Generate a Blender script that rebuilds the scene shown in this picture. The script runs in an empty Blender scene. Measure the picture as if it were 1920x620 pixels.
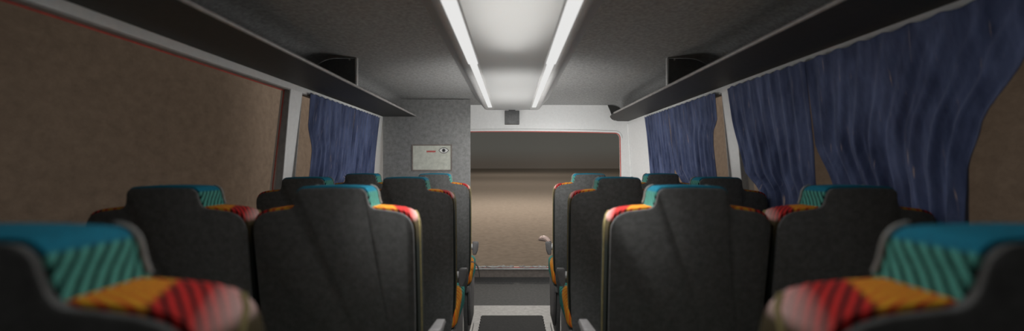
import bpy, bmesh, math, random
from mathutils import Vector, Matrix
random.seed(7)
sc = bpy.context.scene
COL = sc.collection
PI = math.pi

# ------------------------------------------------------------------ camera
cam_d = bpy.data.cameras.new('camera')
cam = bpy.data.objects.new('camera', cam_d)
COL.objects.link(cam)
cam.location = (0, 0, 1.2)
cam.rotation_euler = (PI / 2, 0, 0)
cam_d.sensor_width = 36
cam_d.lens = 15
cam_d.shift_y = -3 / 1920
cam_d.clip_start = 0.02
cam_d.dof.use_dof = True
cam_d.dof.focus_distance = 3.9
cam_d.dof.aperture_fstop = 1.5
sc.camera = cam

# ------------------------------------------------------------------ view, world
sc.view_settings.view_transform = 'Standard'
sc.view_settings.look = 'None'
sc.view_settings.gamma = 1
sc.view_settings.use_curve_mapping = False
sc.view_settings.exposure = 0.0
sc.cycles.use_denoising = True
sc.cycles.max_bounces = 8
sc.cycles.diffuse_bounces = 5
sc.cycles.transparent_max_bounces = 12

w = bpy.data.worlds.new('world')
sc.world = w
w.use_nodes = True
wn, wl = w.node_tree.nodes, w.node_tree.links
bg = wn['Background']
tc = wn.new('ShaderNodeTexCoord')
sx = wn.new('ShaderNodeSeparateXYZ')
wl.new(tc.outputs['Generated'], sx.inputs[0])
rp = wn.new('ShaderNodeValToRGB')
rp.color_ramp.elements[0].position = 0.0
rp.color_ramp.elements[0].color = (0.066, 0.056, 0.047, 1)
rp.color_ramp.elements[1].position = 0.035
rp.color_ramp.elements[1].color = (0.080, 0.079, 0.072, 1)
wl.new(sx.outputs['Z'], rp.inputs[0])
wl.new(rp.outputs[0], bg.inputs[0])
bg.inputs[1].default_value = 1.0


def lamp(name, kind, loc, power, color=(1, 1, 1), rot=(0, 0, 0), **kw):
    d = bpy.data.lights.new(name, kind)
    d.energy = power
    d.color = color
    for k, v in kw.items():
        setattr(d, k, v)
    o = bpy.data.objects.new(name, d)
    o.location = loc
    o.rotation_euler = rot
    COL.objects.link(o)
    return o


# unseen lights added outside to brighten the banks and the ground ahead
lamp('yard_fill', 'SPOT', (0, 7.0, 5.2), 70, (1.0, 0.95, 0.88), (0, 0, 0), spot_size=math.radians(100), spot_blend=1.0, shadow_soft_size=0.4)
for yl, zl, pl in ((19, 8.5, 3400), (42, 14, 2600), (75, 20, 4500)):
    lamp('yard_fill', 'POINT', (0, yl, zl), pl, (1.0, 0.95, 0.88), shadow_soft_size=0.5)
# lamp inside the luminous ceiling box, behind its diffuser
lamp('box_lamp', 'AREA', (0, 1.25, 1.765), 2.6, (1, 0.99, 0.975), (0, 0, 0),
     shape='ELLIPSE', size=0.30, size_y=1.15)
lamp('box_lamp', 'AREA', (0, 2.6, 1.765), 0.7, (1, 0.99, 0.975), (0, 0, 0),
     shape='RECTANGLE', size=0.30, size_y=1.75)  # weaker second light, added to even out the far panel's brightness
# light of the two rows of strips
for s in (-1, 1):
    lamp('strip_lamp', 'AREA', (s * 0.185, 1.3, 1.668), 2.4, (1, 0.99, 0.975), (0, 0, 0),
         shape='RECTANGLE', size=0.045, size_y=1.5)
    lamp('strip_lamp', 'AREA', (s * 0.185, 2.85, 1.668), 2.2, (1, 0.99, 0.975), (0, 0, 0),
         shape='RECTANGLE', size=0.03, size_y=1.5)
# unseen fill lights added in mid-air along the aisle, without fixtures
lamp('cabin_fill', 'POINT', (0, 3.0, 1.20), 9.5, (1, 0.995, 0.98), shadow_soft_size=0.15)
lamp('cabin_fill', 'POINT', (0, 0.44, 1.56), 3.6, (1, 0.995, 0.98), shadow_soft_size=0.32)
lamp('cabin_fill_spot', 'SPOT', (0, 2.0, 1.30), 28.0, (1, 0.995, 0.98), (math.radians(90), 0, 0), spot_size=math.radians(130), spot_blend=0.85, shadow_soft_size=0.15)
# unseen spot added above the aisle to brighten seat shoulders and headrests
lamp('aisle_fill', 'SPOT', (0, 1.22, 1.665), 58.0, (1, 0.995, 0.98), (0, 0, 0), spot_size=math.radians(86), spot_blend=0.45, shadow_soft_size=0.05)
# unseen fill light added in the cab to brighten its white walls
lamp('cab_fill', 'POINT', (0.42, 3.98, 1.0), 10.0, (1, 0.995, 0.98), shadow_soft_size=0.12)

# ------------------------------------------------------------------ materials


def mat(name, color, rough=0.7, var=0.0, scale=30.0, stretch=(1, 1, 1), sheen=0.0, metal=0.0, spec=0.3, bump=0.0):
    m = bpy.data.materials.new(name)
    m.use_nodes = True
    n, l = m.node_tree.nodes, m.node_tree.links
    b = n['Principled BSDF']
    b.inputs['Base Color'].default_value = (*color, 1)
    b.inputs['Roughness'].default_value = rough
    b.inputs['Metallic'].default_value = metal
    b.inputs['Specular IOR Level'].default_value = spec
    if sheen:
        b.inputs['Sheen Weight'].default_value = sheen
        b.inputs['Sheen Roughness'].default_value = 0.4
    if var or bump:
        t = n.new('ShaderNodeTexCoord')
        mp = n.new('ShaderNodeMapping')
        mp.inputs['Scale'].default_value = stretch
        nz = n.new('ShaderNodeTexNoise')
        nz.inputs['Scale'].default_value = scale
        nz.inputs['Detail'].default_value = 5
        nz.inputs['Roughness'].default_value = 0.65
        l.new(t.outputs['Object'], mp.inputs[0])
        l.new(mp.outputs[0], nz.inputs['Vector'])
        if var:
            r = n.new('ShaderNodeValToRGB')
            r.color_ramp.elements[0].position = 0.3
            r.color_ramp.elements[1].position = 0.7
            r.color_ramp.elements[0].color = (*[c * (1 - var) for c in color], 1)
            r.color_ramp.elements[1].color = (*[min(1, c * (1 + var)) for c in color], 1)
            l.new(nz.outputs['Fac'], r.inputs[0])
            l.new(r.outputs[0], b.inputs['Base Color'])
        if bump:
            bp = n.new('ShaderNodeBump')
            bp.inputs['Strength'].default_value = bump
            bp.inputs['Distance'].default_value = 0.002
            l.new(nz.outputs['Fac'], bp.inputs['Height'])
            l.new(bp.outputs[0], b.inputs['Normal'])
    return m


def emit(name, color, strength):
    m = bpy.data.materials.new(name)
    m.use_nodes = True
    n, l = m.node_tree.nodes, m.node_tree.links
    n.remove(n['Principled BSDF'])
    e = n.new('ShaderNodeEmission')
    e.inputs[0].default_value = (*color, 1)
    e.inputs[1].default_value = strength
    l.new(e.outputs[0], n['Material Output'].inputs[0])
    return m


def glass_mat(name, tint, dust):
    m = bpy.data.materials.new(name)
    m.use_nodes = True
    n, l = m.node_tree.nodes, m.node_tree.links
    n.remove(n['Principled BSDF'])
    t = n.new('ShaderNodeBsdfTransparent')
    t.inputs[0].default_value = (*tint, 1)
    # a thin film of dust on the pane
    g = n.new('ShaderNodeBsdfDiffuse')
    g.inputs[0].default_value = (0.5, 0.44, 0.38, 1)
    mx = n.new('ShaderNodeMixShader')
    mx.inputs[0].default_value = dust
    l.new(t.outputs[0], mx.inputs[1])
    l.new(g.outputs[0], mx.inputs[2])
    l.new(mx.outputs[0], n['Material Output'].inputs[0])
    return m


def diffuser_mat(name):
    m = bpy.data.materials.new(name)
    m.use_nodes = True
    n, l = m.node_tree.nodes, m.node_tree.links
    n.remove(n['Principled BSDF'])
    d = n.new('ShaderNodeBsdfDiffuse')
    d.inputs[0].default_value = (0.62, 0.62, 0.615, 1)
    t = n.new('ShaderNodeBsdfTranslucent')
    t.inputs[0].default_value = (0.85, 0.85, 0.84, 1)
    mx = n.new('ShaderNodeMixShader')
    mx.inputs[0].default_value = 0.5
    l.new(d.outputs[0], mx.inputs[1])
    l.new(t.outputs[0], mx.inputs[2])
    l.new(mx.outputs[0], n['Material Output'].inputs[0])
    return m


def nd(m, kind, **kw):
    x = m.node_tree.nodes.new(kind)
    for k, v in kw.items():
        setattr(x, k, v)
    return x


def fabric(name):
    """patterned moquette: name picks the zone layout"""
    m = bpy.data.materials.new('moquette_' + name)
    m.use_nodes = True
    n, l = m.node_tree.nodes, m.node_tree.links
    b = n['Principled BSDF']
    b.inputs['Roughness'].default_value = 0.85
    b.inputs['Specular IOR Level'].default_value = 0.06
    b.inputs['Sheen Weight'].default_value = 0.0
    b.inputs['Sheen Roughness'].default_value = 0.35
    t = n.new('ShaderNodeTexCoord')
    s = n.new('ShaderNodeSeparateXYZ')
    l.new(t.outputs['Object'], s.inputs[0])

    def math_(op, a, bb=None, cc=None):
        x = n.new('ShaderNodeMath')
        x.operation = op
        for i, v in enumerate((a, bb, cc)):
            if v is None:
                continue
            if isinstance(v, (int, float)):
                x.inputs[i].default_value = v
            else:
                l.new(v, x.inputs[i])
        return x.outputs[0]

    def mix(f, a, c):
        x = n.new('ShaderNodeMix')
        x.data_type = 'RGBA'
        if isinstance(f, (int, float)):
            x.inputs[0].default_value = f
        else:
            l.new(f, x.inputs[0])
        for i, v in ((6, a), (7, c)):
            if isinstance(v, tuple):
                x.inputs[i].default_value = (*v, 1)
            else:
                l.new(v, x.inputs[i])
        return x.outputs[2]

    X, Y, Z = s.outputs
    nz = n.new('ShaderNodeTexNoise')
    nz.inputs['Scale'].default_value = 22
    l.new(t.outputs['Object'], nz.inputs['Vector'])
    wob = math_('MULTIPLY', nz.outputs['Fac'], 2.6)
    ax = math_('ABSOLUTE', X)

    def stripes(a, bb, c, period, duty):
        v = math_('ADD', math_('MULTIPLY', X if a >= 0 else ax, abs(a)), math_('ADD', math_('MULTIPLY', Y, bb), math_('MULTIPLY', Z, c)))
        v = math_('ADD', math_('MULTIPLY', v, 2 * PI / period), wob)
        v = math_('SINE', v)
        # soft step
        r = n.new('ShaderNodeMapRange')
        l.new(v, r.inputs[0])
        r.inputs[1].default_value = duty - 0.25
        r.inputs[2].default_value = duty + 0.25
        return r.outputs[0]

    def gt(v, thr, soft=0.003):
        r = n.new('ShaderNodeMapRange')
        l.new(v, r.inputs[0])
        r.inputs[1].default_value = thr - soft
        r.inputs[2].default_value = thr + soft
        return r.outputs[0]

    BLUE, TEAL, DTEAL = (0.008, 0.15, 0.23), (0.09, 0.34, 0.28), (0.003, 0.03, 0.025)
    ORANGE, YELL, RED, DRED = (0.62, 0.13, 0.015), (0.62, 0.30, 0.02), (0.50, 0.022, 0.02), (0.03, 0.006, 0.006)
    OLIVE, PALE = (0.30, 0.22, 0.07), (0.56, 0.38, 0.35)
    if name == 'head':
        side = mix(stripes(0, 0.80, -0.55, 0.0115, 0.25), TEAL, DTEAL)
        c = mix(gt(Z, 1.124, 0.002), side, BLUE)
    elif name == 'back':
        org = mix(stripes(-0.45, 0.9, 0, 0.0115, 0.2), YELL, ORANGE)
        org = mix(stripes(-0.45, 0.9, 0, 0.0115, 0.8), org, (0.40, 0.03, 0.01))
        red = mix(stripes(-0.75, 0.75, 0, 0.0115, 0.3), RED, DRED)
        red = mix(gt(math_('ADD', ax, math_('MULTIPLY', Y, 0.4)), 0.236, 0.018), red, PALE)  # pink shoulder end, whitened in the colour for the strong light there
        c = mix(gt(math_('ADD', ax, math_('MULTIPLY', Y, 0.42)), 0.183, 0.004), org, red)
        sidec = (0.012, 0.015, 0.012)
        low = mix(gt(Z, 1.0, 0.03), sidec, (0.06, 0.045, 0.02))
        c = mix(gt(Z, 1.045, 0.006), low, c)
    else:
        org = mix(stripes(-0.5, 0.8, 0, 0.03, 0.3), YELL, ORANGE)
        tl = mix(stripes(0, 0.8, 0.6, 0.03, 0.5), (0.05, 0.32, 0.27), DTEAL)
        c = mix(gt(math_('ADD', Z, math_('MULTIPLY', Y, -0.36)), 0.362, 0.004), tl, org)
    fine = n.new('ShaderNodeTexNoise')
    fine.inputs['Scale'].default_value = 420
    l.new(t.outputs['Object'], fine.inputs['Vector'])
    f2 = n.new('ShaderNodeMapRange')
    l.new(fine.outputs['Fac'], f2.inputs[0])
    f2.inputs[1].default_value = 0.3
    f2.inputs[2].default_value = 0.7
    f2.inputs[3].default_value = 0.0
    f2.inputs[4].default_value = 0.45
    c = mix(f2.outputs[0], c, (0.02, 0.02, 0.02))
    l.new(c, b.inputs['Base Color'])
    bp = n.new('ShaderNodeBump')
    bp.inputs['Strength'].default_value = 0.3
    bp.inputs['Distance'].default_value = 0.001
    l.new(fine.outputs['Fac'], bp.inputs['Height'])
    l.new(bp.outputs[0], b.inputs['Normal'])
    return m


def curtain_mat():
    m = bpy.data.materials.new('navy_denim')
    m.use_nodes = True
    n, l = m.node_tree.nodes, m.node_tree.links
    b = n['Principled BSDF']
    b.inputs['Roughness'].default_value = 0.9
    b.inputs['Specular IOR Level'].default_value = 0.1
    b.inputs['Sheen Weight'].default_value = 0.15
    t = n.new('ShaderNodeTexCoord')
    mp = n.new('ShaderNodeMapping')
    mp.inputs['Scale'].default_value = (4, 16, 4.5)
    l.new(t.outputs['Object'], mp.inputs[0])
    nz = n.new('ShaderNodeTexNoise')
    nz.inputs['Scale'].default_value = 1.0
    nz.inputs['Detail'].default_value = 6
    nz.inputs['Roughness'].default_value = 0.6
    l.new(mp.outputs[0], nz.inputs['Vector'])
    r = n.new('ShaderNodeValToRGB')
    r.color_ramp.elements[0].position = 0.35
    r.color_ramp.elements[0].color = (0.034, 0.046, 0.10, 1)
    r.color_ramp.elements[1].position = 0.68
    r.color_ramp.elements[1].color = (0.115, 0.145, 0.27, 1)
    l.new(nz.outputs['Fac'], r.inputs[0])
    # frayed pale and rusty threads
    mp2 = n.new('ShaderNodeMapping')
    mp2.inputs['Scale'].default_value = (6, 130, 7)
    l.new(t.outputs['Object'], mp2.inputs[0])
    n2 = n.new('ShaderNodeTexNoise')
    n2.inputs['Scale'].default_value = 1.0
    n2.inputs['Detail'].default_value = 3
    l.new(mp2.outputs[0], n2.inputs['Vector'])
    r2 = n.new('ShaderNodeValToRGB')
    r2.color_ramp.elements[0].position = 0.67
    r2.color_ramp.elements[0].color = (0, 0, 0, 1)
    r2.color_ramp.elements[1].position = 0.76
    r2.color_ramp.elements[1].color = (1, 1, 1, 1)
    l.new(n2.outputs['Fac'], r2.inputs[0])
    mx = n.new('ShaderNodeMix')
    mx.data_type = 'RGBA'
    l.new(r2.outputs[0], mx.inputs[0])
    l.new(r.outputs[0], mx.inputs[6])
    mx.inputs[7].default_value = (0.50, 0.38, 0.33, 1)
    l.new(mx.outputs[2], b.inputs['Base Color'])
    bp = n.new('ShaderNodeBump')
    bp.inputs['Strength'].default_value = 0.5
    bp.inputs['Distance'].default_value = 0.004
    l.new(nz.outputs['Fac'], bp.inputs['Height'])
    l.new(bp.outputs[0], b.inputs['Normal'])
    return m


M = dict(
    ceiling=mat('ceiling_felt', (0.30, 0.30, 0.295), 0.95, 0.28, 60, spec=0.05, bump=0.2),
    rack=mat('rack_black', (0.045, 0.045, 0.043), 0.6, 0.2, 40),
    divider=mat('divider_grey', (0.11, 0.11, 0.107), 0.7, 0.2, 40),
    rail=mat('rail_grey', (0.33, 0.31, 0.30), 0.5, 0.2, 25),
    box=mat('box_plastic', (0.46, 0.46, 0.455), 0.5, 0.10, 40),
    diff=diffuser_mat('light_diffuser'),
    strip=emit('strip_glow', (1, 0.995, 0.98), 0.80),
    wall=mat('wall_white', (0.84, 0.84, 0.83), 0.6, 0.04, 45),
    reveal=mat('reveal_grey', (0.34, 0.33, 0.32), 0.7, 0.15, 35),
    partition=mat('partition_grey', (0.24, 0.24, 0.235), 0.6, 0.25, 30, bump=0.2),
    floor=mat('floor_grey', (0.26, 0.252, 0.243), 0.6, 0.22, 25),
    cabfloor=mat('cab_floor_rubber', (0.052, 0.052, 0.052), 0.8, 0.3, 40),
    sill=mat('sill_dusty', (0.22, 0.19, 0.17), 0.8, 0.2, 30),
    mat=mat('mat_rubber', (0.020, 0.020, 0.020), 0.9, 0.3, 70, bump=0.5),
    seal=mat('seal_red', (0.55, 0.10, 0.08), 0.6, 0.25, 40),
    sealw=mat('seal_white', (0.55, 0.545, 0.53), 0.7, 0.15, 40),
    glass=glass_mat('window_glass', (0.94, 0.92, 0.90), 0.03), screen=glass_mat('windscreen_glass', (0.95, 0.94, 0.92), 0.008),
    curtain=curtain_mat(),
    shell=mat('shell_black', (0.075, 0.075, 0.073), 0.75, 0.25, 60, spec=0.2, bump=0.15),
    head=fabric('head'), back=fabric('back'), cush=fabric('cushion'),
    pipe=mat('piping_olive', (0.17, 0.14, 0.06), 0.8, 0.25, 60, spec=0.1), pipeg=mat('piping_grey', (0.22, 0.22, 0.21), 0.7, 0.2, 60),
    seatframe=mat('seat_frame_grey', (0.12, 0.12, 0.12), 0.5, 0.2, 30),
    arm=mat('armrest_grey', (0.13, 0.125, 0.125), 0.5, 0.15, 30),
    armworn=mat('armrest_worn_tan', (0.30, 0.22, 0.19), 0.6, 0.2, 40),
    metal=mat('bracket_metal', (0.55, 0.55, 0.54), 0.4, 0.15, 40, metal=0.3),
    black=mat('black_plastic', (0.03, 0.03, 0.03), 0.6),
    darkbox=mat('dark_box', (0.11, 0.11, 0.11), 0.5, 0.25, 40),
    paper=mat('notice_paper', (0.56, 0.57, 0.50), 0.8, 0.15, 25),
    frame=mat('notice_frame', (0.22, 0.19, 0.17), 0.7, 0.2, 30),
    ink=mat('red_ink', (0.55, 0.10, 0.09), 0.8, 0.2, 80),
    eyew=mat('eye_white', (0.75, 0.75, 0.73), 0.8),
    eyeb=mat('eye_dark', (0.02, 0.02, 0.02), 0.8),
    eyeg=mat('eye_iris', (0.12, 0.12, 0.12), 0.8),
    earth=mat('dusty_earth', (0.38, 0.315, 0.262), 1.0, 0.16, 7.0, spec=0.0),
    hull=mat('outer_skin', (0.4, 0.4, 0.4), 0.6, 0.05, 10),
)

# ------------------------------------------------------------------ mesh helpers


class MB:
    def __init__(self):
        self.v, self.f, self.mi = [], [], []
        self.cur = 0

    def add(self, vs, fs):
        o = len(self.v)
        self.v += [tuple(p) for p in vs]
        for f in fs:
            self.f.append([i + o for i in f])
            self.mi.append(self.cur)
        return self

    def box(self, x0, x1, y0, y1, z0, z1):
        vs = [(x, y, z) for z in (z0, z1) for y in (y0, y1) for x in (x0, x1)]
        return self.hexa(vs)

    def hexa(self, vs):
        return self.add(vs, [(0, 2, 3, 1), (4, 5, 7, 6), (0, 1, 5, 4), (2, 6, 7, 3), (0, 4, 6, 2), (1, 3, 7, 5)])

    def tube(self, pts, r, seg=8, closed=False):
        pts = [Vector(p) for p in pts]
        n = len(pts)
        vs, fs = [], []
        prev = None
        for i, p in enumerate(pts):
            if closed:
                t = pts[(i + 1) % n] - pts[i - 1]
            else:
                t = pts[min(i + 1, n - 1)] - pts[max(i - 1, 0)]
            t.normalize()
            if prev is None:
                a = t.orthogonal().normalized()
            else:
                a = (prev - t * prev.dot(t)).normalized()
            prev = a
            b = t.cross(a)
            rr = r[i] if isinstance(r, (list, tuple)) else r
            for k in range(seg):
                an = 2 * PI * k / seg
                vs.append(p + (a * math.cos(an) + b * math.sin(an)) * rr)
        m = n if closed else n - 1
        for i in range(m):
            j = (i + 1) % n
            for k in range(seg):
                k2 = (k + 1) % seg
                fs.append((i * seg + k, i * seg + k2, j * seg + k2, j * seg + k))
        if not closed:
            fs.append(tuple(range(seg))[::-1])
            fs.append(tuple((n - 1) * seg + k for k in range(seg)))
        return self.add(vs, fs)

    def rings(self, rings, cap=True, closed=True):
        n = len(rings[0])
        vs = [p for r in rings for p in r]
        fs = []
        for i in range(len(rings) - 1):
            for k in range(n if closed else n - 1):
                k2 = (k + 1) % n
                fs.append((i * n + k, i * n + k2, (i + 1) * n + k2, (i + 1) * n + k))
        if cap:
            fs.append(tuple(range(n))[::-1])
            fs.append(tuple((len(rings) - 1) * n + k for k in range(n)))
        return self.add(vs, fs)

    def build(self, name, mats, parent=None, smooth=35, bevel=0.0, bseg=2):
        me = bpy.data.meshes.new(name)
        me.from_pydata(self.v, [], self.f)
        if not isinstance(mats, (list, tuple)):
            mats = [mats]
        for m in mats:
            me.materials.append(m)
        for p, i in zip(me.polygons, self.mi):
            p.material_index = i
        bm = bmesh.new()
        bm.from_mesh(me)
        bmesh.ops.recalc_face_normals(bm, faces=bm.faces)
        if bevel:
            es = [e for e in bm.edges if len(e.link_faces) == 2 and e.calc_face_angle(0) > 0.6]
            bmesh.ops.bevel(bm, geom=es, offset=bevel, segments=bseg, affect='EDGES', profile=0.5, clamp_overlap=True)
        bm.to_mesh(me)
        bm.free()
        if smooth:
            me.shade_smooth()
            me.set_sharp_from_angle(angle=math.radians(smooth))
        o = bpy.data.objects.new(name, me)
        COL.objects.link(o)
        if parent is not None:
            o.parent = parent
        return o


def tag(o, label=None, cat=None, group=None, kind=None):
    if label:
        o['label'] = label
    if cat:
        o['category'] = cat
    if group:
        o['group'] = group
    if kind:
        o['kind'] = kind
    return o


def empty(name, loc=(0, 0, 0)):
    o = bpy.data.objects.new(name, None)
    o.empty_display_size = 0.1
    o.location = loc
    COL.objects.link(o)
    return o


def copy_tree(o, parent=None):
    c = o.copy()
    COL.objects.link(c)
    c.parent = parent
    for ch in list(o.children):
        copy_tree(ch, c)
    return c


def arc(cx, cz, r, a0, a1, n):
    return [(cx + r * math.cos(math.radians(a0 + (a1 - a0) * i / n)), cz + r * math.sin(math.radians(a0 + (a1 - a0) * i / n))) for i in range(n + 1)]


def inset(poly, d):
    """move a counter-clockwise closed outline inwards"""
    n = len(poly)
    out = []
    for i in range(n):
        a, p, b = Vector(poly[i - 1]), Vector(poly[i]), Vector(poly[(i + 1) % n])
        e1, e2 = (p - a).normalized(), (b - p).normalized()
        n1, n2 = Vector((-e1.y, e1.x)), Vector((-e2.y, e2.x))
        m = (n1 + n2)
        if m.length < 1e-6:
            m = n1
        m.normalize()
        k = max(0.5, m.dot(n1))
        q = p + m * (d / k)
        out.append((q.x, q.y))
    return out


# ------------------------------------------------------------------ vehicle shell
def W(z):
    """half width of the inside at height z"""
    return 1.15 + 0.118 * max(0.0, min(1.61, 1.61) - max(z, 1.05)) if z <= 1.61 else 1.15


def FY(z):
    """the raked front plane"""
    return 4.25 + (1.527 - z) * 0.18


TH = 0.05
Y0 = -1.3
WT, WB = 1.590, 0.84          # window top and bottom
NEAR = (0.25, 2.225)
FAR = (2.345, 3.65)
ZC = 1.78                     # ceiling
PY = 3.80                     # partition


def wall_piece(mb, s, y0, y1, z0, z1, front=False):
    zs = [z0] + [z for z in (1.05,) if z0 < z < z1] + [z1]
    for a, b in zip(zs[:-1], zs[1:]):
        vs = []
        for z in (a, b):
            for yi, y in enumerate((y0, y1)):
                yy = FY(z) + 0.02 if (front and yi == 1) else y
                for x in (W(z), W(z) + TH):
                    vs.append((s * x, yy, z))
        mb.hexa(vs)


for s, side in ((-1, 'left'), (1, 'right')):
    mb = MB()
    wall_piece(mb, s, Y0, 4.5, 0, WB, True)
    wall_piece(mb, s, Y0, NEAR[0], WB, WT)
    wall_piece(mb, s, NEAR[1], FAR[0], WB, WT)
    wall_piece(mb, s, FAR[1], 4.4, WB, WT, True)
    wall_piece(mb, s, Y0, 4.3, WT, ZC + 0.05, True)
    mb.build('wall_' + side, M['wall'], smooth=0)['kind'] = 'structure'

# ceiling: flat with coved sides
prof = [(0.0, ZC), (0.5, ZC), (0.93, ZC - 0.002)] + arc(0.96, 1.60, 0.178, 88, 10, 10)[0:] + [(1.149, 1.628)]
half = prof
full = [(-x, z) for x, z in reversed(half[1:])] + half
mb = MB()
rg = []
for y in (Y0, 0.0, 1.0, 2.0, 3.0, 3.8, 4.27):
    rg.append([(x, y, z) for x, z in full])
mb.rings(rg, cap=False, closed=False)
top = []
for y in (Y0, 4.27):
    top.append([(x * 1.0, y, z + 0.03) for x, z in full])
mb.rings(top, cap=False, closed=False)
mb.build('ceiling', M['ceiling'], smooth=50)['kind'] = 'structure'

# floor
mb = MB()
mb.box(-1.3, 1.3, Y0, 3.62, -0.06, 0.0)
mb.build('floor', M['floor'], smooth=0)['kind'] = 'structure'
mb = MB()
mb.box(-1.3, 1.3, 3.62, 4.56, -0.06, 0.0)
mb.build('floor_front', M['cabfloor'], smooth=0)['kind'] = 'structure'
# rear wall behind the viewpoint
mb = MB()
mb.box(-1.3, 1.3, Y0 - 0.05, Y0, 0, ZC + 0.05)
mb.build('wall_rear', M['partition'], smooth=0)['kind'] = 'structure'


def rounded_rect(xb, xt, zb, zt, rb, rt, n=8, arch=0.0):
    p = []
    p += [(xb - rb + rb * math.cos(a), zb + rb + rb * math.sin(a)) for a in [math.radians(-90 + 90 * i / n) for i in range(n + 1)]]
    p += [(xt - rt + rt * math.cos(a), zt - rt + rt * math.sin(a)) for a in [math.radians(90 * i / n) for i in range(n + 1)]]
    m = 8
    for i in range(1, m):
        x = (xt - rt) * (1 - 2 * i / m)
        p.append((x, zt + arch * (1 - (x / (xt - rt)) ** 2)))
    p += [(-xt + rt + rt * math.cos(a), zt - rt + rt * math.sin(a)) for a in [math.radians(90 + 90 * i / n) for i in range(n + 1)]]
    p += [(-xb + rb + rb * math.cos(a), zb + rb + rb * math.sin(a)) for a in [math.radians(180 + 90 * i / n) for i in range(n + 1)]]
    return p


WS = rounded_rect(1.165, 1.083, 0.105, 1.510, 0.05, 0.055, arch=0.016)
# front wall with the windscreen opening
bm = bmesh.new()
outer = [(-1.26, 0.0), (1.26, 0.0), (1.26, 1.0), (1.21, 1.81), (-1.21, 1.81), (-1.26, 1.0)]
for loop in (outer, WS):
    vs = [bm.verts.new((x, FY(z), z)) for x, z in loop]
    for i in range(len(vs)):
        bm.edges.new((vs[i - 1], vs[i]))
bmesh.ops.triangle_fill(bm, use_beauty=True, use_dissolve=False, edges=bm.edges[:])
g = bmesh.ops.extrude_face_region(bm, geom=bm.faces[:])
bmesh.ops.translate(bm, verts=[e for e in g['geom'] if isinstance(e, bmesh.types.BMVert)], vec=(0, 0.05, 0))
bmesh.ops.recalc_face_normals(bm, faces=bm.faces)
me = bpy.data.meshes.new('wall_front')
bm.to_mesh(me)
bm.free()
me.materials.append(M['wall'])
me.materials.append(M['sill'])
for p in me.polygons:
    if p.center.z < 0.1:
        p.material_index = 1
o = bpy.data.objects.new('wall_front', me)
COL.objects.link(o)
o['kind'] = 'structure'

# driver's partition
mb = MB()
mb.box(-W(1.7) - 0.0, -0.372, PY, PY + 0.03, 0.0, ZC - 0.004)
mb.build('wall_partition', M['partition'], smooth=35, bevel=0.004)['kind'] = 'structure'

# corner trim of the cab
mb = MB()
pts = []
for i in range(9):
    z = 0.9 + (1.60 - 0.9) * i / 8
    pts.append((W(z) - 0.004, FY(z) - 0.01, z))
mb.tube(pts, 0.010, 8)
mb.build('trim_1', M['wall'])['kind'] = 'structure'


# windows -----------------------------------------------------------
def side_window(num, s, y0, y1, seal_mat, frame=True):
    root = empty('window_%d' % num, (0, 0, 0))
    root['kind'] = 'structure'
    mb = MB()
    vs = []
    for z in (WB - 0.01, WT + 0.01):
        for y in (y0 - 0.01, y1 + 0.01):
            for x in (W(z) + 0.036, W(z) + 0.042):
                vs.append((s * x, y, z))
    mb.hexa(vs)
    mb.build('window_pane', M['glass'], root, smooth=0)
    # grey reveal lining, open towards the room
    mb = MB()
    t = 0.006
    for (a0, a1, b0, b1) in ((y0, y0 + t, WB, WT), (y1 - t, y1, WB, WT), (y0, y1, WB, WB + t), (y0, y1, WT - t, WT)):
        vs = []
        for z in (b0, b1):
            for y in (a0, a1):
                for x in (W(z) + 0.002, W(z) + 0.035):
                    vs.append((s * x, y, z))
        mb.hexa(vs)
    mb.build('window_reveal', M['reveal'], root, smooth=0)
    if seal_mat:
        mb = MB()
        c = [(WB + 0.004, y0 + .004), (WT - 0.009, y0 + .004), (WT - 0.009, y1 - .009), (WB + 0.004, y1 - .009)]
        pts = []
        for i in range(4):
            (za, ya), (zb, yb) = c[i], c[(i + 1) % 4]
            for k in range(6):
                z = za + (zb - za) * k / 6
                y = ya + (yb - ya) * k / 6
                pts.append((s * (W(z) + 0.031), y, z))
        mb.tube(pts, 0.0035, 6, closed=True)
        mb.build('window_seal', seal_mat, root)
    return root


side_window(1, -1, *NEAR, M['seal'])
side_window(2, -1, *FAR, None)
side_window(3, 1, *NEAR, None)
side_window(4, 1, *FAR, None)

# windscreen
root = empty('window_5')
root['kind'] = 'structure'
mb = MB()
big = inset(WS, -0.008)
mb.rings([[(x, FY(z) + 0.030, z) for x, z in big], [(x, FY(z) + 0.036, z) for x, z in big]])
mb.build('window_pane', M['screen'], root, smooth=0)
mb = MB()
mb.tube([(x, FY(z) + 0.004, z) for x, z in inset(WS, 0.002)], 0.0055, 6, closed=True)
mb.build('window_seal', M['seal'], root)
# hair-thin dark joint above the windscreen
mb = MB()
mb.tube([(x, FY(z) - 0.001, z) for x, z in inset(WS, -0.02)][9:27], 0.0014, 6)
mb.build('joint_line', M['reveal'], root)
# torn white strip along the bottom of the windscreen
for x0, x1 in ((-0.36, -0.28), (-0.275, -0.12), (-0.13, 0.02), (0.075, 0.20), (0.205, 0.37)):
    mb = MB()
    n = 10
    lo, hi = [], []
    for i in range(n + 1):
        x = x0 + (x1 - x0) * i / n
        zt = 0.128 + random.uniform(-0.006, 0.009)
        lo.append((x, 0.112 + random.uniform(-0.002, 0.003)))
        hi.append((x, zt))
    loop = lo + hi[::-1]
    mb.rings([[(x, FY(z) - 0.004 - 0.004 * (k % 3), z) for k, (x, z) in enumerate(loop)], [(x, FY(z) - 0.009 - 0.004 * (k % 3), z) for k, (x, z) in enumerate(loop)]])
    mb.build('weather_strip', M['sealw'], root, smooth=0)
mb = MB()
mb.box(-0.6, 0.6, FY(0.1) - 0.012, FY(0.1) - 0.001, 0.088, 0.104)
mb.build('sill_lip', M['sealw'], root, smooth=0, bevel=0.002)


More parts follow.
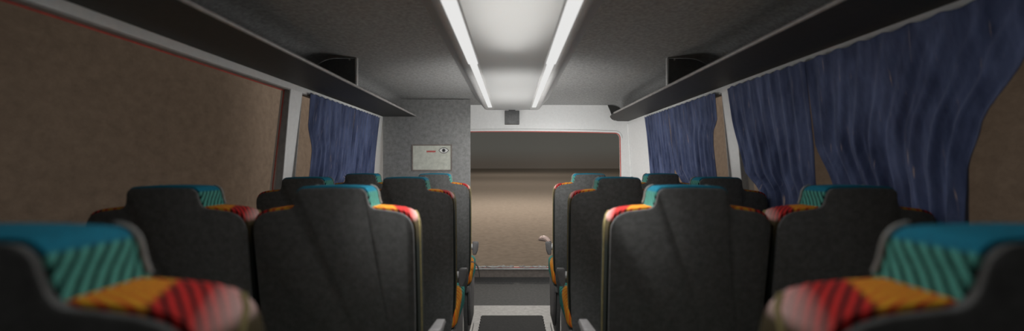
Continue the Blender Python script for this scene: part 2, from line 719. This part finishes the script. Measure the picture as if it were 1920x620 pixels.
# ground outside ----------------------------------------------------
mb = MB()
n = 40
gv = []
for j in range(n + 1):
    for i in range(n + 1):
        x = -60 + 120 * i / n
        y = -20 + 200 * (j / n) ** 1.6
        gv.append((x, y, -0.75 + 0.01 * math.sin(x * 1.3 + y * 0.7) ))
gf = [(j * (n + 1) + i, j * (n + 1) + i + 1, (j + 1) * (n + 1) + i + 1, (j + 1) * (n + 1) + i) for j in range(n) for i in range(n)]
mb.add(gv, gf)
mb.build('ground', M['earth'])['kind'] = 'structure'
for s, nm in ((-1, 'left'), (1, 'right')):
    mb = MB()
    ny, nz = 60, 16
    ev = []
    for j in range(ny + 1):
        y = -12 + 30 * j / ny
        for i in range(nz + 1):
            z = -0.9 + 6.5 * i / nz
            x = 5.0 + 0.30 * max(0.0, 8.0 - y) + 0.03 * math.sin(y * 1.1 + z) + 0.02 * math.sin(y * 1.7 - z * 1.3)
            if i == nz:
                x += 4
            ev.append((s * x, y, z))
    mb.add(ev, [(j * (nz + 1) + i, j * (nz + 1) + i + 1, (j + 1) * (nz + 1) + i + 1, (j + 1) * (nz + 1) + i) for j in range(ny) for i in range(nz)])
    o = mb.build('ground_bank_' + nm, M['earth'], smooth=60)
    o['kind'] = 'structure'

# ------------------------------------------------------------------ ceiling light box
root = empty('ceiling_light', (0, 0, 1.68))
tag(root, 'long white light box along the middle of the ceiling with two bright strips', 'ceiling light')
BZ = 1.68


def L(p):
    return (p[0], p[1], p[2] - 1.68)


# housing: shoulders and end, closed above by the ceiling
sh = [(0.155, BZ + 0.006), (0.155, BZ), (0.215, BZ)] + [(0.215 + 0.045 * math.sin(a), BZ + 0.045 - 0.045 * math.cos(a)) for a in [math.radians(12 * i) for i in range(1, 6)]] + [(0.29, BZ + 0.066), (0.32, ZC - 0.005), (0.31, ZC - 0.004), (0.24, BZ + 0.06), (0.20, BZ + 0.012)]
mb = MB()
for s in (-1, 1):
    mb.rings([[L((s * x, y, z)) for x, z in sh] for y in (Y0 + 0.02, 3.76, 3.80)])
bot = [(-0.26, ZC - .006), (-0.2, BZ + 0.01), (0.2, BZ + 0.01), (0.26, ZC - .006)]
ep = [(-x, z) for x, z in reversed(sh[1:10])] + [(x, z) for x, z in sh[1:10]]
mb.rings([[L((x, y, z)) for x, z in ep] for y in (3.788, 3.80)])
mb.build('housing', M['box'], root, smooth=40)
mb = MB()
mb.box(-0.156, 0.156, Y0 + 0.02, 3.789, BZ + 0.002 - 1.68, BZ + 0.004 - 1.68)
mb.build('diffuser', M['diff'], root, smooth=0)
mb = MB()
mb.box(-0.24, 0.24, Y0 + 0.02, 3.78, ZC - 0.009 - 1.68, ZC - 0.006 - 1.68)
mb.build('reflector', M['box'], root, smooth=0)
for s in (-1, 1):
    mb = MB()
    mb.box(min(s * .162, s * .208), max(s * .162, s * .208), Y0 + 0.05, 2.03, -0.007, 0.001)
    mb.build('light_strip', M['strip'], root, smooth=0, bevel=0.002)
    mb = MB()
    mb.box(min(s * .168, s * .203), max(s * .168, s * .203), 2.03, 3.60, -0.005, 0.001)
    mb.build('light_strip', M['strip'], root, smooth=0, bevel=0.002)

# dark box hanging at the end of the light box
root = empty('dark_box', (0.0, 3.82, 1.61))
tag(root, 'small dark grey box hanging under the far end of the ceiling light', 'box')
mb = MB()
mb.box(-0.066, 0.066, -0.02, 0.05, -0.056, 0.065)
mb.build('casing', M['darkbox'], root, bevel=0.004)
mb = MB()
mb.box(-0.057, 0.057, -0.0225, -0.019, -0.047, 0.055)
mb.build('face_panel', M['darkbox'], root, bevel=0.001)
mb = MB()
mb.box(-0.03, 0.03, 0.0, 0.04, 0.06, 0.166)
mb.build('mount', M['darkbox'], root)

# ------------------------------------------------------------------ luggage racks
RX, RZ = 0.85, 1.620
for s, nm, lab in ((-1, 'left', 'black overhead luggage rack above the bare window, ending at the grey partition'),
                   (1, 'right', 'black overhead luggage rack above the blue curtains, running to the windscreen')):
    root = empty('luggage_rack', (s * 1.0, 1.3, RZ))
    tag(root, lab, 'luggage rack', 'overhead luggage racks')

    def R(x, y, z):
        return (s * x - s * 1.0, y - 1.3, z - RZ)
    if s < 0:
        plan = [(RX, Y0 + .02), (RX, 3.785)]
    else:
        plan = [(RX, Y0 + .02), (RX, 3.55), (0.885, 3.85), (0.95, 4.05), (1.04, 4.20)]
    mb = MB()
    rg = []
    for x, y in plan:
        rg.append([R(x, y, RZ + .012), R(x, y, RZ), R(W(RZ) - 0.004, y, RZ - 0.001), R(W(RZ) - 0.004, y, RZ + .011)])
    mb.rings(rg)
    mb.build('shelf_panel', M['rack'], root, smooth=30)
    mb = MB()
    mb.tube([R(x, y, RZ + .004) for x, y in plan if y < 3.8], 0.0075, 8)
    mb.build('edge_rail', M['rail'], root)
    if s > 0:
        cap = [(0.935, ZC - 0.006)] + [(x - 0.003, z - 0.005) for x, z in prof[3:-4]] + [(1.135, RZ + .005), (0.995, RZ + .005), (0.985, RZ + .03), (0.955, ZC - 0.05)]
        mb = MB()
        mb.rings([[R(x, y, z) for x, z in cap] for y in (4.165, 4.178)])
        mb.build('end_panel', M['rack'], root, smooth=25)
    # rounded divider panel up to the ceiling
    dp = [(RX + 0.004, RZ + .012)] + [(RX + 0.004, ZC - 0.006)] + [(x - 0.003, z - 0.005) for x, z in prof[2:-3]] + [(1.13, RZ + .012)]
    mb = MB()
    mb.rings([[R(x, y, z) for x, z in dp] for y in (2.325, 2.340)])
    dv = mb.build('divider', M['divider'], root, smooth=25)
    mb = MB()
    mb.box(0, 0.010, -0.012, 0.012, 0, 0.165)
    mb.v = [R(RX - 0.006 + x, 2.332 + y, RZ + z) for x, y, z in mb.v]
    mb.build('divider_edge', M['metal'], dv, bevel=0.002)
    mb = MB()
    mb.tube([R(0.885, 2.322, ZC - .012), R(0.885, 2.3235, ZC - .012), R(0.885, 2.328, ZC - .012)], [0.003, 0.005, 0.005], 10)
    mb.build('bolt', M['metal'], dv)

# ------------------------------------------------------------------ notice on the partition
SX0, SX1, SZ0, SZ1 = -0.88, -0.545, 1.148, 1.362
root = empty('notice_sign', ((SX0 + SX1) / 2, PY, SZ0))
tag(root, 'pale framed notice with an eye symbol and red line on the grey partition', 'sign')


def S(mb):
    mb.v = [(x - (SX0 + SX1) / 2, y - PY, z - SZ0) for x, y, z in mb.v]
    return mb


mb = MB()
f = 0.011
mb.box(SX0 - f, SX1 + f, PY - 0.010, PY - 0.0005, SZ0 - f, SZ0)
mb.box(SX0 - f, SX1 + f, PY - 0.010, PY - 0.0005, SZ1, SZ1 + f)
mb.box(SX0 - f, SX0, PY - 0.010, PY - 0.0005, SZ0, SZ1)
mb.box(SX1, SX1 + f, PY - 0.010, PY - 0.0005, SZ0, SZ1)
S(mb).build('sign_frame', M['frame'], root, smooth=0)
mb = MB()
mb.box(SX0, SX1, PY - 0.006, PY - 0.0008, SZ0, SZ1)
S(mb).build('paper', M['paper'], root, smooth=0)


def px(u, v):      # place on the sign from its photo pixel
    return ((u - 960) * PY / 800, 1.2 - (v - 307) * PY / 800)


mb = MB()
for k in range(9):
    a = px(800.2 + k * 1.9, 282.0 + 0.3 * (k % 2))
    b = px(801.7 + k * 1.9, 285.6 - 0.25 * (k % 3))
    mb.box(a[0], b[0], PY - 0.0068, PY - 0.0055, b[1], a[1])
a, b = px(800.2, 283.3), px(817, 284.6)
mb.box(a[0], b[0], PY - 0.0069, PY - 0.0055, b[1], a[1])
a, b = px(816.8, 279.5), px(820, 286.5)
S(mb).build('red_line', M['ink'], root, smooth=0)
cx, cz = px(832.2, 281.8)


def disc(mb, cx, cz, rx, rz, y0, y1, n=24, almond=False):
    p = []
    for i in range(n):
        t = 2 * PI * i / n
        cc, ss = math.cos(t), math.sin(t)
        if almond:
            ss = math.copysign(abs(ss) ** 1.6, ss)
        p.append((cx + rx * cc, cz + rz * ss))
    mb.rings([[(x, y0, z) for x, z in p], [(x, y1, z) for x, z in p]])


rx = 8.3 * PY / 800
eye = None
for (rr, rz, y, m, al, nm) in ((rx + .005, .027, .0066, 'eyeb', True, 'eye_outline'), (rx, .022, .0070, 'eyew', True, 'eye_white'),
                               (.0155, .0165, .0074, 'eyeg', False, 'iris'), (.008, .009, .0078, 'eyeb', False, 'pupil')):
    mb = MB()
    disc(mb, cx, cz, rr, rz, PY - 0.0055, PY - y, almond=al)
    o = S(mb).build(nm, M[m], root if eye is None else eye, smooth=0)
    if eye is None:
        eye = o


# ------------------------------------------------------------------ seats
def shear(mb):
    mb.v = [(x, y + (1.14 - z) * 0.14, z) for x, y, z in mb.v]
    return mb


def mirror_half(h):
    """h runs from bottom to top on the +x side; gives a counter-clockwise closed outline"""
    return h + [(-x, z) for x, z in reversed(h) if x > 1e-6]


HH = [(0.116, 0.97), (0.112, 1.06), (0.106, 1.085), (0.102, 1.098)] + arc(0.076, 1.114, 0.0245, 0, 90, 6) + [(0.04, 1.140), (0.0, 1.1405)]
HEAD = mirror_half(HH)
BH = [(0.200, 0.44), (0.214, 0.50), (0.221, 0.62), (0.224, 0.80), (0.2255, 0.98), (0.2252, 1.020), (0.2225, 1.038), (0.216, 1.053), (0.207, 1.064),
      (0.195, 1.0715), (0.175, 1.077), (0.140, 1.081), (0.105, 1.083), (0.05, 1.083), (0.0, 1.083)]
BACK = mirror_half(BH)
SHH = [(0.190, 0.365), (0.206, 0.45), (0.214, 0.62), (0.217, 0.80), (0.219, 0.98), (0.2187, 1.018), (0.216, 1.034), (0.210, 1.047), (0.202, 1.057),
       (0.19, 1.0645), (0.172, 1.070), (0.140, 1.0745), (0.117, 1.077), (0.107, 1.081), (0.101, 1.089), (0.098, 1.098)] + arc(0.074, 1.112, 0.0215, 0, 90, 6) + [(0.04, 1.1345), (0.0, 1.135)]
SHELL = mirror_half(SHH)
DEP = 0.112


def slab(poly, ys):
    mb = MB()
    mb.rings([[(x, y, z) for x, z in inset(poly, d)] for d, y in ys])
    return mb


def make_seat(armside=0, worn=False, strap=False):
    root = empty('bus_seat')
    shear(slab(BACK, [(0.008, 0.010), (0.001, 0.013), (0.0, 0.022), (0.0, 0.085), (0.004, 0.100), (0.014, 0.110), (0.03, DEP + 0.004)])).build('backrest', M['back'], root, smooth=40)
    shear(slab(HEAD, [(0.008, 0.009), (0.001, 0.012), (0.0, 0.020), (0.0, 0.085), (0.004, 0.102), (0.012, 0.112), (0.022, DEP + 0.006)])).build('headrest', M['head'], root, smooth=40)
    shear(slab(SHELL, [(0.004, 0.0), (0.0, 0.003), (0.0, 0.014)])).build('back_shell', M['shell'], root, smooth=40)
    # olive piping down the sides, grey piping around the headrest front
    half_r = [(x, 0.052 + (0.04 if z > 1.03 else 0.0) * min(1, (z - 1.03) / 0.03), z) for x, z in inset(BACK, 0.001) if z > 0.45 and x >= 0.200]
    hp = [(x, DEP - 0.012, z) for x, z in inset(HEAD, 0.001) if z > 1.08 and x > 0.075]
    for s in (-1, 1):
        shear(MB().tube([(s * x, y, z) for x, y, z in half_r], 0.0042, 6)).build('piping', M['pipe'], root)
        shear(MB().tube([(s * x, y, z) for x, y, z in hp], 0.003, 6)).build('headrest_piping', M['pipeg'], root)
    # cushion
    mb = MB()
    rg = []
    for (y, zt, zb, d) in ((0.12, 0.492, 0.415, 0.02), (0.135, 0.505, 0.402, 0.006), (0.17, 0.512, 0.395, 0.0), (0.32, 0.516, 0.392, 0.0),
                           (0.46, 0.524, 0.392, 0.0), (0.52, 0.520, 0.394, 0.004), (0.55, 0.500, 0.402, 0.014), (0.562, 0.478, 0.42, 0.035)):
        hw = 0.222 - d
        r = 0.035
        ring = []
        for (qx, qz, a0) in ((hw - r, zb + r, -90), (hw - r, zt - r, 0), (-hw + r, zt - r, 90), (-hw + r, zb + r, 180)):
            for k in range(6):
                a = math.radians(a0 + 90 * k / 5)
                ring.append((qx + r * math.cos(a), y, qz + r * math.sin(a)))
        rg.append(ring)
    mb.rings(rg)
    mb.build('cushion', M['cush'], root, smooth=45)
    # base: pan, pedestal plates, foot rails
    mb = MB()
    mb.box(-0.205, 0.205, 0.13, 0.53, 0.355, 0.397)
    mb.build('seat_pan', M['seatframe'], root, bevel=0.008)
    for s in (-1, 1):
        mb = MB()
        x0, x1 = sorted((s * 0.165, s * 0.19))
        vs = []
        for z, ya, yb in ((0.02, 0.22, 0.44), (0.36, 0.15, 0.50)):
            for y in (ya, yb):
                for x in (x0, x1):
                    vs.append((x, y, z))
        mb.hexa(vs)
        lg = mb.build('leg', M['seatframe'], root, bevel=0.004)
        mb = MB()
        mb.box(min(s * .15, s * .205), max(s * .15, s * .205), 0.16, 0.52, 0.0, 0.022)
        mb.build('foot_rail', M['seatframe'], lg, bevel=0.004)
    if armside:
        s = armside
        mb = MB()
        # rear pivot plate and tapering bar with rounded front
        rg = []
        for (y, zt, zb, xi, xo) in ((0.175, 0.678, 0.600, 0.228, 0.264), (0.182, 0.684, 0.595, 0.226, 0.268), (0.26, 0.668, 0.600, 0.222, 0.262),
                                    (0.38, 0.640, 0.592, 0.212, 0.250), (0.44, 0.624, 0.584, 0.206, 0.243), (0.465, 0.612, 0.582, 0.210, 0.236)):
            rg.append([(s * xi, y, zb + .012), (s * (xi + .005), y, zb), (s * (xo - .018), y, zb), (s * (xo - .006), y, zb + .03), (s * xo, y, zt - .012), (s * (xo - .004), y, zt), (s * (xi + .005), y, zt), (s * xi, y, zt - .006)])
        mb.rings(rg)
        ar = mb.build('armrest', M['arm'], root, smooth=50)
        mb = MB()
        mb.tube([(s * 0.213, 0.20, 0.645), (s * 0.232, 0.20, 0.645)], 0.02, 14)
        mb.build('pivot', M['metal'], ar)
        if worn:
            mb = MB()
            mb.tube([(s * 0.236, 0.20, 0.676), (s * 0.252, 0.225, 0.690), (s * 0.272, 0.245, 0.694), (s * 0.292, 0.26, 0.688), (s * 0.306, 0.27, 0.679)], [0.012, 0.018, 0.021, 0.016, 0.005], 10)
            tp = mb.build('armrest_tip', M['armworn'], ar)
            tp['label'] = 'worn tan armrest tip'
        # side skirt plate low on the aisle side
        mb = MB()
        vs = []
        for z, ya, yb in ((0.10, 0.24, 0.46), (0.39, 0.16, 0.53)):
            for y in (ya, yb):
                for x in (s * 0.192, s * 0.210):
                    vs.append((x, y, z))
        mb.hexa(vs)
        mb.build('side_plate', M['arm'], root, bevel=0.006)
        # seat belt strap arching over the cushion edge
        if not strap:
            return root
        mb = MB()
        st = []
        for i in range(11):
            t = i / 10
            st.append((s * (0.215 + 0.045 * math.sin(t * PI * 0.55)), 0.14 + 0.22 * t, 0.40 + 0.155 * math.sin(t * PI * 0.5 + PI / 2) * (1 if t < 1 else 0) + 0.0))
        vs1 = [[(x - s * .0015, y - .018, z), (x + s * .0015, y - .018, z), (x + s * .0015, y + .018, z), (x - s * .0015, y + .018, z)] for x, y, z in st]
        mb.rings(vs1)
        mb.build('belt_strap', M['black'], root)
    return root


rows = [(0.345, 'last row, nearest the viewer'), (1.147, 'third row from the windscreen'), (1.925, 'second row from the windscreen'), (2.66, 'front row by the windscreen')]
XA, XW = 0.489, 0.947
proto = {('a', -1): make_seat(+1), ('a', 1): make_seat(-1), ('w', 0): make_seat(0), ('aw', 1): make_seat(-1, True), ('aw', -1): make_seat(1, False, True)}
used = set()
LAB = {
    (0, 'a', -1): 'black-backed aisle seat with blue, green and orange cover, closest row, bare-window side',
    (0, 'a', 1): 'black-backed aisle seat with blue, green and orange cover, closest row, all-curtained side',
    (1, 'a', -1): 'black-backed aisle seat with pale-lit shoulder, third row from windscreen, bare-window side',
    (1, 'a', 1): 'black-backed aisle seat with pale-lit shoulder, third row from windscreen, all-curtained side',
    (1, 'w', -1): 'black-backed seat beside the bare window, third row from windscreen',
    (1, 'w', 1): 'black-backed window seat by the big blue curtains, third row from windscreen',
    (2, 'a', -1): 'black-backed aisle seat in second row from windscreen, on the notice side',
    (2, 'a', 1): 'black-backed aisle seat in second row from windscreen, opposite the notice side',
    (2, 'w', -1): 'black-backed window seat by the white pillar, second row, bare-window side',
    (2, 'w', 1): 'black-backed window seat by the white pillar, second row, all-curtained side',
    (3, 'a', -1): 'black-backed aisle seat of the front row, directly below the partition notice',
    (3, 'a', 1): 'black-backed aisle seat of the front row with worn tan armrest tip',
    (3, 'w', -1): 'black-backed window seat of the front row, below the pale window edge at the partition',
    (3, 'w', 1): 'black-backed window seat of the front row, beside the white corner wall',
}
for ri, (ry, rn) in enumerate(rows):
    for s in (-1, 1):
        for kind in ('a', 'w'):
            if (ri, kind, s) not in LAB:
                continue
            key = ('w', 0) if kind == 'w' else ('aw' if ri == 3 else 'a', s)
            if key in used:
                o = copy_tree(proto[key])
            else:
                o = proto[key]
                used.add(key)
            o.location = (s * (XA if kind == 'a' else XW), ry, 0)
            tag(o, LAB[(ri, kind, s)], 'seat', 'bus seats in rows of four')

# ------------------------------------------------------------------ floor mat
mb = MB()
ml = []
y0m, y1m, hw = 2.2, 3.36, 0.238
nt = 44
for i in range(nt + 1):
    y = y0m + (y1m - y0m) * i / nt
    ml.append((hw + (0.006 if i % 2 else -0.004), y))
loop = ml + [(-x, y) for x, y in reversed(ml)]
mb.rings([[(x, y, 0.001) for x, y in loop], [(x, y, 0.008) for x, y in loop]])
o = mb.build('floor_mat', M['mat'], smooth=0)
tag(o, 'dark rubber mat with serrated sides on the pale aisle floor', 'mat')


# ------------------------------------------------------------------ curtains
def lerp_pts(pts, z):
    pts = sorted(pts)
    if z <= pts[0][0]:
        return pts[0][1]
    for (a, va), (b, vb) in zip(pts[:-1], pts[1:]):
        if z <= b:
            t = (z - a) / (b - a)
            t = t * t * (3 - 2 * t) * 0.5 + t * 0.5
            return va + (vb - va) * t
    return pts[-1][1]


def curtain(s, rear, front, folds, label, seed, zt=1.598, zb=0.72):
    rnd = random.Random(seed)
    ph = rnd.uniform(0, 6)
    nu, nv = folds * 10, 30
    grid = []
    k2, k3 = rnd.uniform(2, 4), rnd.uniform(5, 9)
    for j in range(nv + 1):
        v = j / nv
        z = zt + (zb - zt) * v
        a, b = lerp_pts(rear, z), lerp_pts(front, z)
        row = []
        for i in range(nu + 1):
            u = i / nu
            uu = u + 0.018 * math.sin(u * k3 + ph + v * 2.0) + 0.006 * math.sin(u * 31 + ph)
            uu = min(0.9995, max(0.0005, uu))
            amp = 0.003 + 0.015 * min(1.0, v * 1.5) ** 1.3
            wv = math.sin(uu * folds * 2 * PI + ph + 0.8 * math.sin(v * 3 + u * k2))
            f = amp * wv + 0.4 * amp * math.sin(uu * folds * 4.4 * PI + ph * 2 + v * 2.5) + 0.006 * v * math.sin(u * k2 * 2 + ph)
            zz = z + (0.004 * math.cos(uu * folds * 2 * PI + ph) if j == 0 else 0)
            row.append((s * (W(z) - 0.019 + f * 0.62), a + (b - a) * uu if 0 < i < nu else (a if i == 0 else b), zz))
        grid.append(row)
    th = 0.0025
    mb = MB()
    vs = [p for r in grid for p in r]
    N = len(vs)
    vs2 = [(x + s * th, y, z) for x, y, z in vs]
    q = []
    for j in range(nv):
        for i in range(nu):
            a = j * (nu + 1) + i
            q.append((a, a + 1, a + nu + 2, a + nu + 1))
    fs = q + [tuple(x + N for x in reversed(f)) for f in q]
    edge = [i for i in range(nu + 1)] + [(nu + 1) * j + nu for j in range(1, nv + 1)] + [(nu + 1) * nv + i for i in range(nu - 1, -1, -1)] + [(nu + 1) * j for j in range(nv - 1, 0, -1)]
    for i in range(len(edge)):
        a, b = edge[i], edge[(i + 1) % len(edge)]
        fs.append((b, a, a + N, b + N))
    mb.add(vs + vs2, fs)
    o = mb.build('curtain', M['curtain'], smooth=80)
    tag(o, label, 'curtain', 'navy window curtains')
    return o


# rear edge points / front edge points as (z, y)
curtain(-1, [(1.598, 2.405), (1.42, 2.42), (1.28, 2.50), (1.05, 2.51), (0.7, 2.53)], [(1.598, 3.088), (1.15, 3.088), (1.05, 3.00), (0.7, 2.84)], 9,
        'blue curtain with a loose side edge, next to the white pillar beyond the bare window', 1)
curtain(-1, [(1.598, 3.090), (1.15, 3.092), (1.05, 3.10), (0.7, 3.16)], [(1.598, 3.655), (0.7, 3.655)], 9,
        'blue curtain hanging against the pale window edge beside the grey partition', 2)
curtain(1, [(1.598, 2.385), (1.45, 2.395), (1.38, 2.46), (1.30, 2.475), (1.1, 2.48), (0.7, 2.50)], [(1.598, 3.109), (1.17, 3.109), (1.055, 2.97), (0.7, 2.80)], 9,
        'blue curtain just beyond the white pillar, with brown gap at its edge', 3)
curtain(1, [(1.598, 3.111), (1.17, 3.113), (1.055, 3.15), (0.7, 3.24)], [(1.598, 3.655), (0.7, 3.655)], 9,
        'blue curtain beside the white corner wall near the windscreen', 4)
curtain(1, [(1.598, 1.651), (1.276, 1.652), (1.12, 1.66), (0.7, 1.68)], [(1.598, 2.245), (1.44, 2.235), (1.165, 2.17), (1.07, 2.06), (0.7, 1.98)], 8,
        'large dark blue curtain on the windscreen side of the wide window, beside white pillar', 5)
curtain(1, [(1.598, 0.84), (1.45, 0.95), (1.30, 1.055), (1.18, 1.10), (1.05, 1.115), (0.7, 1.14)], [(1.598, 1.649), (1.276, 1.647), (1.12, 1.57), (0.7, 1.40)], 9,
        'large dark blue curtain swept back at one edge, closest to the viewer', 6)
